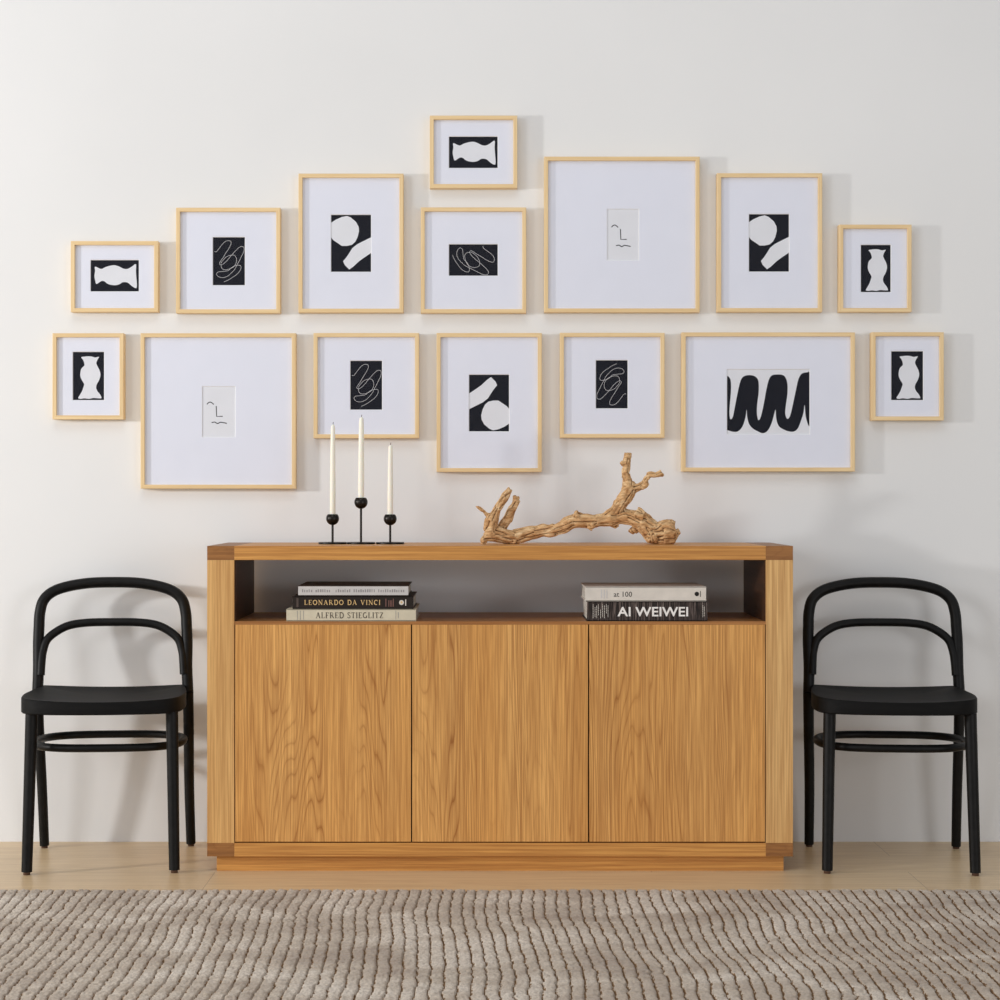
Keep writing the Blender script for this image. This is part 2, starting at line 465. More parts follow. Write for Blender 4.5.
# ------------------------------------------------------------------ chairs
def chair(label, loc, rz, sway, seat_dx):
    r = empty('bentwood_chair', loc, label, 'chair', 'black bentwood chairs', rz)
    W, D = 0.2130, 0.205
    # seat: saddle-shaped board with a rounded outline
    outline = []
    for px, py in catmull([(-0.19, 0.165), (0, 0.172), (0.19, 0.165), (0.212, 0.13), (0.228, 0.0), (0.229, -0.11), (0.212, -0.185), (0.15, -0.222), (0, -0.236),
                           (-0.15, -0.222), (-0.212, -0.185), (-0.229, -0.11), (-0.228, 0.0), (-0.212, 0.13)], 6, True):
        outline.append((px * 0.968 + seat_dx, py))
    n = len(outline)
    rings = [(0.0, 0.4745), (0.03, 0.4745), (0.10, 0.4725), (0.25, 0.469), (0.5, 0.4665), (0.8, 0.4655)]
    V = []; F = []

    def saddle(x, y, z):
        return z - 0.004 + 0.008 * (abs(x) / 0.22) ** 2 + 0.004 * max(0, y / 0.17)
    for s_, z in ((0.012, 0.4355), (0.0, 0.438), (0.0, 0.4715), (0.008, 0.4745)):
        for x, y in outline:
            V.append((x * (1 - s_), y * (1 - s_), (saddle(x, y, z) if z > 0.46 else z)))
    for s_, z in rings[1:]:
        for x, y in outline:
            V.append((x * (1 - s_), y * (1 - s_), saddle(x * (1 - s_), y * (1 - s_), z)))
    R = 4 + len(rings) - 1
    for i in range(R - 1):
        for k in range(n):
            F.append((i * n + k, i * n + (k + 1) % n, (i + 1) * n + (k + 1) % n, (i + 1) * n + k))
    F.append(tuple(range(n))[::-1]); F.append(tuple((R - 1) * n + k for k in range(n)))
    s = mesh_obj('seat', V, F, m_seat, r, True); s.data.set_sharp_from_angle(angle=math.radians(40))
    # front legs
    def swy(P):                                    # the bentwood back leans very slightly sideways
        return [(x * (0.982 if z > 0.5 else 1) + sway * z / 0.75, y, z) for x, y, z in P]
    for sx in (-1, 1):
        path = catmull([(sx * 0.190, -0.178, 0.4375), (sx * 0.193, -0.186, 0.3), (sx * 0.196, -0.196, 0.15), (sx * 0.199, -0.205, 0.008)], 6)
        rad = [0.0172 - 0.0025 * i / (len(path) - 1) for i in range(len(path))]
        l = tube('leg', path, rad, m_blackwood, r)
        lathe('foot_cap', [(0.009, 0), (0.0095, 0.001), (0.0095, 0.008)], m_glide, l, (sx * 0.199, -0.205, 0))
        # rear leg, up to the seat
        path = catmull(swy([(sx * 0.2165, 0.152, 0.46), (sx * 0.216, 0.160, 0.36), (sx * W, 0.18, 0.18), (sx * W, D, 0.008)]), 6)
        rad = [0.0160 - 0.0022 * i / (len(path) - 1) for i in range(len(path))]
        l = tube('leg', path, rad, m_blackwood, r)
        lathe('foot_cap', [(0.009, 0), (0.0095, 0.001), (0.0095, 0.008)], m_glide, l, (sx * W, D, 0))
    # outer bow
    hs = [(-.2165, .152, .46), (-.218, .160, .53), (-.219, .174, .60), (-.2175, .182, .648), (-.2150, .188, .690), (-.2045, .194, .7265), (-.177, .199, .7515), (-.133, .204, .7665), (-.071, .208, .776), (0, .21, .778)]
    bow = hs + [(-x, y, z) for x, y, z in hs[:-1][::-1]]
    tube('back_frame', catmull(swy(bow), 8), 0.0160, m_blackwood, r)
    # inner bow
    hs = [(-.2100, .148, .512), (-.2080, .156, .551), (-.2045, .164, .58), (-.193, .171, .6124), (-.1645, .178, .6367), (-.126, .184, .654), (-.0725, .188, .661), (0, .190, .662)]
    bow = hs + [(-x, y, z) for x, y, z in hs[:-1][::-1]]
    tube('back_rail', catmull(swy(bow), 8), 0.0122, m_blackwood, r)
    # ring stretcher
    ring = []
    for k in range(64):
        a = 2 * math.pi * k / 64
        c_, s_ = math.cos(a), math.sin(a)
        ring.append((0.207 * abs(c_) ** 0.62 * (1 if c_ > 0 else -1), 0.000 + 0.160 * abs(s_) ** 0.85 * (1 if s_ > 0 else -1), 0.337))
    tube('stretcher', ring, 0.0112, m_blackwood, r, closed=True)
    return r


chair('black bentwood chair on the left, against the brightly lit wall', (-1.064, -0.290, 0), math.radians(4.3), -0.0135, -0.0055)
chair('black bentwood chair on the right, against the shaded wall', (1.150, -0.300, 0), math.radians(-4.6), -0.004, -0.004)

# ------------------------------------------------------------------ pictures
VASE = [(208, 322), (240, 316), (280, 312), (320, 316), (350, 324), (388, 318), (375, 345), (362, 380), (375, 415), (395, 455), (403, 500), (390, 550), (368, 590), (360, 625),
        (372, 660), (400, 695), (413, 730), (380, 733), (330, 730), (290, 738), (240, 733), (205, 738), (178, 730), (195, 700), (215, 665), (230, 625), (238, 590), (215, 550),
        (200, 510), (203, 460), (215, 430), (240, 405), (238, 375), (225, 345)]
VASE = [((x - 127) / 313, (y - 270) / 480) for x, y in VASE]
BOW = [(215, 235), (300, 270), (370, 240), (480, 215), (560, 235), (620, 265), (680, 268), (740, 235), (798, 200), (798, 300), (805, 400), (812, 500), (800, 545), (740, 515), (680, 465),
       (610, 460), (560, 490), (490, 503), (400, 485), (345, 445), (300, 445), (235, 485), (215, 430), (205, 370), (215, 300)]
BOW = [((x - 155) / 685, (y - 145) / 445) for x, y in BOW]
BLOB = [(150, 235), (210, 195), (290, 160), (360, 145), (410, 165), (480, 225), (515, 290), (520, 350), (500, 430), (470, 490), (425, 530), (360, 545), (290, 545), (240, 510), (180, 470), (150, 435)]
BAND = [(680, 430), (600, 470), (500, 520), (430, 575), (390, 640), (350, 700), (308, 750), (330, 800), (390, 860), (440, 825), (520, 750), (590, 700), (680, 640)]
BLOB, BAND = [[((x - 150) / 530, (y - 132) / 758) for x, y in p] for p in (BLOB, BAND)]
SCR = [(205, 378), (232, 380), (270, 335), (320, 270), (360, 235), (405, 222), (440, 235), (438, 280), (410, 335), (370, 395), (330, 460), (290, 520), (275, 550), (300, 568), (350, 540),
       (400, 490), (440, 440), (490, 385), (540, 335), (585, 305), (625, 320), (625, 375), (595, 440), (560, 510), (530, 565), (500, 625), (460, 670), (400, 725), (330, 750), (265, 738),
       (235, 700), (260, 670), (330, 662), (400, 650), (440, 615), (480, 590), (530, 575), (580, 580), (580, 630), (540, 690), (480, 735), (410, 780), (340, 812)]
SCR2 = [(295, 550), (325, 505), (375, 455), (430, 432), (490, 432), (520, 480), (515, 540), (480, 595), (410, 630), (340, 637), (305, 605), (300, 560)]
SCR, SCR2 = [[((x - 185) / 455, (y - 175) / 683) for x, y in p] for p in (SCR, SCR2)]
FACE = [[(388, 415), (398, 406), (408, 406), (420, 416)], [(431, 424), (433, 474), (461, 473)], [(410, 503), (425, 501), (437, 508), (450, 502), (465, 504), (480, 507)]]
FACE = [[((x - 368) / 150, (y - 330) / 242) for x, y in p] for p in FACE]
WAVE = [(72, 160), (90, 170), (108, 210), (110, 300), (103, 400), (95, 500), (97, 570), (108, 597), (130, 570), (150, 470), (175, 340), (200, 230), (225, 175), (270, 153), (330, 155),
        (370, 180), (388, 225), (388, 330), (375, 430), (370, 530), (385, 605), (410, 570), (440, 440), (465, 300), (490, 200), (520, 155), (570, 145), (630, 150), (660, 180), (677, 240),
        (677, 340), (662, 450), (655, 540), (675, 592), (705, 560), (735, 430), (765, 290), (785, 200), (810, 148), (832, 131), (856, 125), (878, 124), (898, 126), (898, 300), (898, 500), (898, 640), (897, 668), (880, 640), (860, 560), (850, 450),
        (838, 530), (810, 620), (780, 690), (740, 720), (690, 718), (640, 700), (590, 665), (565, 590), (558, 500), (545, 540), (520, 630), (480, 710), (430, 737), (380, 718), (330, 690),
        (290, 640), (272, 560), (268, 500), (255, 580), (225, 670), (180, 718), (130, 722), (72, 705)]
WAVE = [((x - 72) / 826, (y - 95) / 650) for x, y in WAVE]


def r90(p): return [(1 - v, u) for u, v in p]
def r180(p): return [(1 - u, 1 - v) for u, v in p]


def stroke_faces(pts, w, h, lw, smooth=5):
    """ribbon of width lw (m) around a polyline in metres"""
    P = [np.array((u * w, -v * h)) for u, v in pts]
    if smooth:
        P = catmull(P, smooth)
    V = []; F = []
    for i, p in enumerate(P):
        d = P[min(i + 1, len(P) - 1)] - P[max(i - 1, 0)]
        L = np.linalg.norm(d) or 1
        nrm = np.array((-d[1], d[0])) / L * lw / 2
        V += [p + nrm, p - nrm]
        if i:
            F.append((2 * i - 2, 2 * i, 2 * i + 1, 2 * i - 1))
    return V, F


FD = 0.033          # frame depth
def picture(outer, art, kind, label, group, size):
    """outer/art: measured rectangles of the front face and the opening, in wall-elevation units (335 per metre)"""
    sF = FPX / (-CAM_Y - FD)
    x0, z1 = (outer[0] - 485) / sF, CAM_Z - (outer[1] - 500) / sF
    w, h = size
    x1 = (outer[2] - 485) / sF; z0 = CAM_Z - (outer[3] - 500) / sF
    cx, cz = (x0 + x1) / 2, (z0 + z1) / 2
    r = empty('picture_frame', (cx, -0.001, cz), label, 'picture frame', group)
    fw = 0.0118
    # mitred frame: two horizontal, two vertical members in one mesh
    W2, H2 = (x1 - x0) / 2, (z1 - z0) / 2
    V = []; F = []; FM = []
    e = 0.0008
    prof = [(0, 0), (0, -FD + e), (e, -FD), (fw - e, -FD), (fw, -FD + e), (fw, 0)]      # (inset, y)
    cor = [(-1, -1), (1, -1), (1, 1), (-1, 1)]
    for q in range(4):
        a, b = cor[q], cor[(q + 1) % 4]
        base = len(V)
        for c_ in (a, b):
            for ins, y in prof:
                V.append((c_[0] * (W2 - ins), y, c_[1] * (H2 - ins)))
        n = len(prof)
        for k in range(n):
            F.append((base + k, base + (k + 1) % n, base + n + (k + 1) % n, base + n + k)); FM.append(0 if q in (0, 2) else 1)
    f = mesh_obj('frame', V, F, [m_maple, m_maple_v], r, False, FM)
    bm = bmesh.new(); bm.from_mesh(f.data); bmesh.ops.recalc_face_normals(bm, faces=bm.faces[:]); bm.to_mesh(f.data); bm.free()
    # opening
    sM = FPX / (-CAM_Y - FD + 0.0096)
    ax0, ax1 = (art[0] - 485) / sM - cx, (art[2] - 485) / sM - cx
    az1, az0 = CAM_Z - (art[1] - 500) / sM - cz, CAM_Z - (art[3] - 500) / sM - cz
    my = -FD + 0.0098; bv = 0.0016; py = my + 0.0022
    iw, ih = W2 - fw, H2 - fw
    V = []; F = []; FM = []
    O = [(-iw, -ih), (iw, -ih), (iw, ih), (-iw, ih)]
    I1 = [(ax0 - bv, az0 - bv), (ax1 + bv, az0 - bv), (ax1 + bv, az1 + bv), (ax0 - bv, az1 + bv)]
    I2 = [(ax0, az0), (ax1, az0), (ax1, az1), (ax0, az1)]
    for L, y in ((O, my), (I1, my), (I2, py - 0.0004)):
        V += [(a, y, b) for a, b in L]
    for q in range(4):
        p = (q + 1) % 4
        F.append((q, p, 4 + p, 4 + q)); FM.append(0)
        F.append((4 + q, 4 + p, 8 + p, 8 + q)); FM.append(1)
    mesh_obj('mount', V, F, [m_mat, m_bevel], r, False, FM)
    # print: ground, shapes slightly proud of it, solid backing board behind
    aw, ah = ax1 - ax0, az1 - az0
    dark = kind in ('vase', 'bow', 'blob', 'blob_down', 'line', 'line_flat', 'line_down')
    pr = mesh_obj('print', [(ax0, py, az0), (ax1, py, az0), (ax1, py, az1), (ax0, py, az1)], [(0, 1, 2, 3)], m_ink if dark else m_paper, r)
    polys = {'vase': [catmull(VASE, 4, True)], 'bow': [catmull(BOW, 3, True)], 'blob': [BLOB, BAND], 'blob_down': [r180(BLOB), r180(BAND)], 'wave': [catmull(WAVE, 3)]}.get(kind, [])
    for p in polys:
        V = [(ax0 + min(1, max(0, u)) * aw, py - 0.0002, az1 - min(1, max(0, v)) * ah) for u, v in p]
        mesh_obj('painted_shape', V, [tuple(range(len(p)))], m_paper if dark else m_ink, pr)
    lines = {'line': [(SCR, 5), (SCR2, 5)], 'line_down': [(r180(SCR), 5), (r180(SCR2), 5)], 'line_flat': [(r90(SCR), 5), (r90(SCR2), 5)],
             'face': [(FACE[0], 5), (FACE[1], 0), (FACE[2], 5)]}.get(kind, [])
    for k, (p, sm) in enumerate(lines):
        lv, lf = stroke_faces(p, aw, ah, 0.0026 if kind == 'face' else 0.0009, sm)
        mesh_obj('drawn_line', [(ax0 + q[0], py - 0.0002 - 0.00004 * k, az1 + q[1]) for q in lv], lf, m_chalk if dark else m_ink, pr)
    V = [(-iw, py + 0.002, -ih), (iw, py + 0.002, -ih), (iw, py + 0.002, ih), (-iw, py + 0.002, ih), (-iw, -0.002, -ih), (iw, -0.002, -ih), (iw, -0.002, ih), (-iw, -0.002, ih)]
    mesh_obj('backing_board', V, [(0, 1, 2, 3), (7, 6, 5, 4), (0, 4, 5, 1), (1, 5, 6, 2), (2, 6, 7, 3), (3, 7, 4, 0)], m_gap, r)
    gy = -FD + 0.0065
    mesh_obj('glass', [(-iw, gy, -ih), (iw, gy, -ih), (iw, gy, ih), (-iw, gy, ih)], [(0, 1, 2, 3)], m_glass, r)
    return r


G = 'pale wooden frames of the gallery wall'
PICS = [
    ((70.8, 241, 158, 312), (90.8, 260.2, 138.8, 291.3), 'bow', 'small wide pale wood frame, white bow shape on black, far left of upper row'),
    ((176, 207.7, 280.2, 313.2), (213, 237.3, 244.8, 285.1), 'line', 'square pale frame with upright line scribble on black, upper row beside the small left frame'),
    ((298.5, 173.6, 403.4, 312.6), (331.2, 214.9, 371, 271.7), 'blob', 'tall pale frame, white disc above band on black, upper row left half'),
    ((429.8, 115.6, 517.3, 188), (449.1, 136.7, 497.6, 167.9), 'bow', 'small wide pale wood frame with white bow shape, topmost of all the frames'),
    ((420.8, 207.4, 526.2, 313), (449.1, 244.4, 497.7, 275.6), 'line_flat', 'square pale frame with sideways line scribble on black, directly under the topmost frame'),
    ((544.2, 156.6, 699.7, 312.4), (607.3, 209.3, 638.6, 260), 'face', 'big square pale frame with tiny line face drawing, upper row'),
    ((717.2, 173.2, 822.2, 312), (749.1, 214.3, 788.9, 271.5), 'blob', 'tall pale frame, white disc above band on black, upper row right half'),
    ((839.3, 224.6, 911.6, 312), (861, 245, 890.6, 292), 'vase', 'small upright pale frame with white vase shape, right end of upper row'),
    ((52.5, 333.2, 123.6, 419.3), (73, 352, 104, 400), 'vase', 'small upright pale frame with white vase shape, left end of lower row'),
    ((140.6, 333.2, 295.8, 488.6), (202.5, 386.6, 235, 436.8), 'face', 'big square pale frame with tiny line face drawing, lower row left'),
    ((313.6, 333, 419, 438.2), (350.5, 360.9, 382, 409.6), 'line', 'square pale frame with upright line scribble on black, lower row behind the candles'),
    ((436.6, 333, 541.8, 472), (469.2, 374.8, 509, 431.3), 'blob_down', 'tall pale frame, white band above disc on black, lower row centre'),
    ((560, 332.8, 664.6, 437.8), (596, 360.4, 627.6, 408.3), 'line_down', 'square pale frame with inverted line scribble on black, lower row above the driftwood'),
    ((681.8, 332.4, 855, 471.5), (727.2, 369.5, 809.5, 434), 'wave', 'large wide pale frame with thick black brush wave on white'),
    ((871.7, 332.2, 943.8, 420.4), (891.4, 351.4, 923, 400), 'vase', 'small upright pale frame with white vase shape, right end of lower row'),
]
for o_, a_, k_, lab in PICS:
    picture(o_, a_, k_, lab, G, (0, 0))

# ------------------------------------------------------------------ candle holder and candles
SF_T = FPX / (-CAM_Y - 0.245)         # wall-elevation units per metre at the middle of the sideboard top
def tx(px): return (px - 485) / SF_T
def tz(py): return CAM_Z - (py - 500) / SF_T
TY = -0.245
hold = empty('candle_holder', (tx(361), TY, SZT), 'dark metal triple candle holder with round cups on linked disc base, on sideboard', 'candle holder')
CD = [(332.6, 518.6, 0.0188), (361.0, 502.2, 0.0193), (390.2, 518.8, 0.0188)]
TOPS = [(333.2, 424.5, 513.5, 0.0082), (361.8, 417.0, 497.6, 0.0090), (390.6, 445.0, 514.0, 0.0082)]
cx0 = tx(361)
for (px, py, rr) in CD:
    x = tx(px) - cx0
    lathe('base_disc', [(0.0385, 0), (0.0405, 0.0008), (0.0405, 0.0050), (0.0395, 0.0058)], m_iron, hold, (x, 0, 0), 40)
    zc = tz(py) - SZT
    lathe('stem', [(0.0033, 0.004), (0.0033, zc - rr * 0.9)], m_iron, hold, (x, 0, 0), 14)
    prof = []
    for k in range(13):
        a = -math.pi / 2 + (math.pi / 2 + 0.72) * k / 12
        prof.append((max(0.0028, rr * math.cos(a)), rr * math.sin(a)))
    prof += [(rr * 0.62, rr * 0.68), (0.0100, rr * 0.62), (0.0095, -0.003)]
    lathe('candle_cup', prof, m_iron, hold, (x, 0, zc), 32)
NAMES = ['tapered ivory candle in the left cup, reaching just above the frame edge', 'tallest ivory taper candle, in the raised middle cup', 'shortest ivory taper candle, in the right cup']
for (px, pt, pb, r0), (bx, by, rr), lab in zip(TOPS, CD, NAMES):
    zb = tz(by) - 0.0028; zt = tz(pt)
    L = zt - zb
    c = lathe('candle', [(r0 * 0.93, 0), (r0, 0.01), (r0 * 0.98, L * 0.35), (r0 * 0.86, L * 0.75), (r0 * 0.74, L * 0.955), (r0 * 0.6, L * 0.985), (r0 * 0.2, L)], m_wax, None, (0, 0, 0), 24)
    c.location = (tx(bx), TY, zb)
    c.rotation_euler = (0, (tx(px) - tx(bx)) * 0.6 / L, 0)
    tag(c, lab, 'candle', 'ivory taper candles')
    tube('wick', [(0, 0, L - 0.001), (0.0004, 0, L + 0.004), (0.0012, 0, L + 0.0065)], 0.0008, m_wick, c, 8)

# ------------------------------------------------------------------ driftwood
def dpt(zx, zy, y=0.0):
    return Vector((tx(460 + zx * 0.24), TY + y, tz(440 + zy * 0.24)))


K = 0.24 / SF_T
BR = [   # x, y, radius (close-up units), depth offset in metres
    [(92, 425, 9, -.03), (112, 405, 17, -.025), (150, 392, 30, -.01), (215, 405, 29, 0), (300, 384, 24, .005), (400, 370, 24, .0), (480, 336, 27, -.005), (560, 338, 26, -.002), (640, 325, 25, .0),
     (715, 322, 31, .0), (770, 352, 36, -.005), (815, 390, 42, -.01), (858, 384, 49, -.012), (893, 386, 47, -.012)],
    [(120, 400, 20, -.02), (128, 345, 25, -.02), (150, 295, 18, -.02), (180, 245, 15, -.02), (204, 210, 13, -.02), (210, 203, 10, -.02)],
    [(165, 385, 22, .01), (190, 345, 19, .012), (213, 297, 15, .014), (232, 262, 15, .014), (235, 235, 11, .014)],
    [(232, 275, 9, .012), (250, 252, 5, .01)],
    [(125, 325, 10, -.02), (100, 297, 6, -.025), (82, 284, 4.5, -.03), (66, 275, 2.5, -.035)],
    [(110, 395, 12, -.02), (98, 415, 12, -.03), (103, 432, 9, -.03)],
    [(215, 400, 18, 0), (228, 428, 10, .0)],
    [(480, 325, 20, -.01), (485, 305, 12, -.012), (490, 292, 5, -.012)],
    [(498, 312, 10, -.008), (503, 300, 4, -.008)],
    [(540, 350, 18, -.01), (555, 368, 10, -.012)],
    [(640, 345, 16, .005), (655, 365, 8, .005)],
    [(600, 325, 18, .0), (650, 295, 24, .0), (675, 258, 26, .0), (705, 205, 27, .0), (700, 175, 19, .0), (690, 145, 17, .002), (694, 110, 16, .004), (697, 80, 14, .006), (700, 58, 15, .008), (701, 52, 14, .008)],
    [(705, 205, 22, .0), (740, 196, 15, -.004), (768, 182, 13, -.008), (778, 160, 11, -.01), (790, 145, 12, -.01), (812, 146, 13, -.012), (838, 134, 11, -.014)],
    [(835, 140, 9, -.012), (842, 150, 6, -.012)],
    [(686, 158, 9, .0), (672, 150, 7, -.002)],
    [(684, 100, 9, .0), (670, 92, 5, -.002)],
    [(735, 300, 22, -.02), (768, 315, 16, -.03)],
    [(720, 365, 22, .01), (735, 385, 14, .014)],
    [(800, 400, 25, -.03), (795, 425, 14, -.035)],
    [(868, 355, 28, -.012), (873, 338, 17, -.012)],
    [(850, 410, 28, .01), (870, 425, 13, .03)],
    [(885, 400, 36, -.012), (902, 410, 26, -.012)],
]


def driftwood():
    bm = bmesh.new()
    for br in BR:
        pts = catmull([np.array((x, y, r, d)) for x, y, r, d in br], 7)
        prev = None
        seg = 14
        P = [dpt(p[0], p[1], p[3]) for p in pts]
        for i, p in enumerate(pts):
            d = (P[min(i + 1, len(P) - 1)] - P[max(i - 1, 0)]).normalized()
            u = Vector((0, 1, 0)); u = (u - d * d.y).normalized(); w_ = d.cross(u)
            rad = p[2] * K * 1.1
            ring = [bm.verts.new(P[i] + (u * math.cos(2 * math.pi * k / seg) + w_ * math.sin(2 * math.pi * k / seg)) * rad) for k in range(seg)]
            if prev:
                for k in range(seg):
                    bm.faces.new((prev[k], prev[(k + 1) % seg], ring[(k + 1) % seg], ring[k]))
            else:
                bm.faces.new(ring[::-1])
            prev = ring
        bm.faces.new(prev)
    bmesh.ops.recalc_face_normals(bm, faces=bm.faces[:])
    me = bpy.data.meshes.new('tmp'); bm.to_mesh(me); bm.free()
    t = bpy.data.objects.new('tmp', me); C.objects.link(t)
    md = t.modifiers.new('r', 'REMESH'); md.mode = 'VOXEL'; md.voxel_size = 0.0022; md.use_smooth_shade = True
    dg = bpy.context.evaluated_depsgraph_get(); dg.update()
    out = bpy.data.meshes.new_from_object(t.evaluated_get(dg))
    bpy.data.objects.remove(t); bpy.data.meshes.remove(me)
    out.name = 'driftwood'
    bm = bmesh.new(); bm.from_mesh(out)
    bmesh.ops.smooth_vert(bm, verts=bm.verts[:], factor=0.5, use_axis_x=True, use_axis_y=True, use_axis_z=True)
    bm.normal_update()
    # local grain direction from the branches
    segs = []
    for br in BR:
        for a, b in zip(br[:-1], br[1:]):
            A, B = dpt(a[0], a[1], a[3]), dpt(b[0], b[1], b[3])
            segs.append((A, B, (B - A).normalized(), (a[2] + b[2]) / 2 * K))
    SA = np.array([s[0] for s in segs]); SB = np.array([s[1] for s in segs]); SR = np.array([s[3] for s in segs])
    co = np.array([v.co[:] for v in bm.verts]); AB = SB - SA
    best = np.full(len(co), 1e9); bi = np.zeros(len(co), int)
    for j in range(len(SA)):
        t_ = np.clip(((co - SA[j]) @ AB[j]) / (AB[j] @ AB[j]), 0, 1)
        d = np.linalg.norm(co - (SA[j] + t_[:, None] * AB[j]), axis=1) - SR[j]
        m = d < best; best[m] = d[m]; bi[m] = j
    gr = []
    for v in bm.verts:
        d = segs[bi[v.index]][2]
        p = v.co
        along = p.dot(d); perp = p - d * along
        q = perp * 95 + d * along * 14
        g = mnoise.noise(q) ; g2 = mnoise.noise(perp * 230 + d * along * 30 + Vector((5, 5, 5)))
        crack = max(0, 1 - abs(mnoise.noise(perp * 60 + d * along * 9 + Vector((9, 1, 4)))) * 7)
        big = mnoise.noise(p * 38)
        gr.append((v, 0.0052 * big + 0.0028 * g + 0.0011 * g2 - 0.0055 * crack ** 1.5))
    for v, h in gr:
        v.co = v.co + v.normal * h
    zmin = min(v.co.z for v in bm.verts)
    for v in bm.verts:
        if v.co.z < SZT + 0.0003:
            v.co.z = SZT + 0.0003
    for f in bm.faces:
        f.smooth = True
    bm.to_mesh(out); bm.free()
    t = NT('driftwood', 0.75, 0.2)
    geo = t.n('ShaderNodeNewGeometry')
    n1 = t.noise(t.mapped((20, 60, 60)), 1, 4, 0.65, 0.8)
    n2 = t.noise(t.mapped((60, 200, 200)), 1, 3, 0.6)
    c = t.ramp(n1, [(0.28, lin((168, 118, 72))), (0.5, lin((222, 180, 130))), (0.72, lin((246, 218, 174)))])
    c = t.mix(t.math('MULTIPLY', t.ramp(n2, [(0.35, (1, 1, 1, 1)), (0.55, (0, 0, 0, 1))]), 0.5), c, lin((130, 86, 48)))
    cr = t.ramp(geo.outputs['Pointiness'], [(0.44, (1, 1, 1, 1)), (0.505, (0, 0, 0, 1))])  # dark cracks, plus shade painted into the hollows by pointiness
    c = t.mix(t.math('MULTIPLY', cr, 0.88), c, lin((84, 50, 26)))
    t.base(c).bump(n2, 0.4, 0.0015)
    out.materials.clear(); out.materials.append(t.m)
    o = bpy.data.objects.new('driftwood', out); C.objects.link(o)
    tag(o, 'gnarled tan driftwood branch lying on top of the oak sideboard', 'driftwood')


driftwood()

# ------------------------------------------------------------------ books
def text_mesh(s, spacing=1.0):
    cu = bpy.data.curves.new('t', 'FONT'); cu.body = s; cu.space_character = spacing; cu.resolution_u = 2
    t = bpy.data.objects.new('t', cu); C.objects.link(t)
    dg = bpy.context.evaluated_depsgraph_get(); dg.update()
    me = bpy.data.meshes.new_from_object(t.evaluated_get(dg))
    bpy.data.objects.remove(t)
    return me


def lettering(s, x0, x1, z0, z1, y, mat, parent, spacing=1.0, bold=0.0, serif=False, name='lettering'):
    me = text_mesh(s, spacing)
    co = np.array([v.co[:] for v in me.vertices])
    a, b = co[:, :2].min(0), co[:, :2].max(0)
    V = [(x0 + (p[0] - a[0]) / (b[0] - a[0]) * (x1 - x0), y, z0 + (p[1] - a[1]) / (b[1] - a[1]) * (z1 - z0)) for p in co]
    F = [tuple(p.vertices) for p in me.polygons]
    if bold:
        n = len(V); V2 = list(V); F2 = list(F)
        for k, (dx, dz) in enumerate(((bold, 0), (0, bold), (bold, bold))):
            V2 += [(p[0] + dx, p[1] - 0.00003 * (k + 1), p[2] + dz) for p in V]
            F2 += [tuple(i + n * (k + 1) for i in f) for f in F]
        V, F = V2, F2
    o = mesh_obj(name, V, F, mat, parent)
    return o


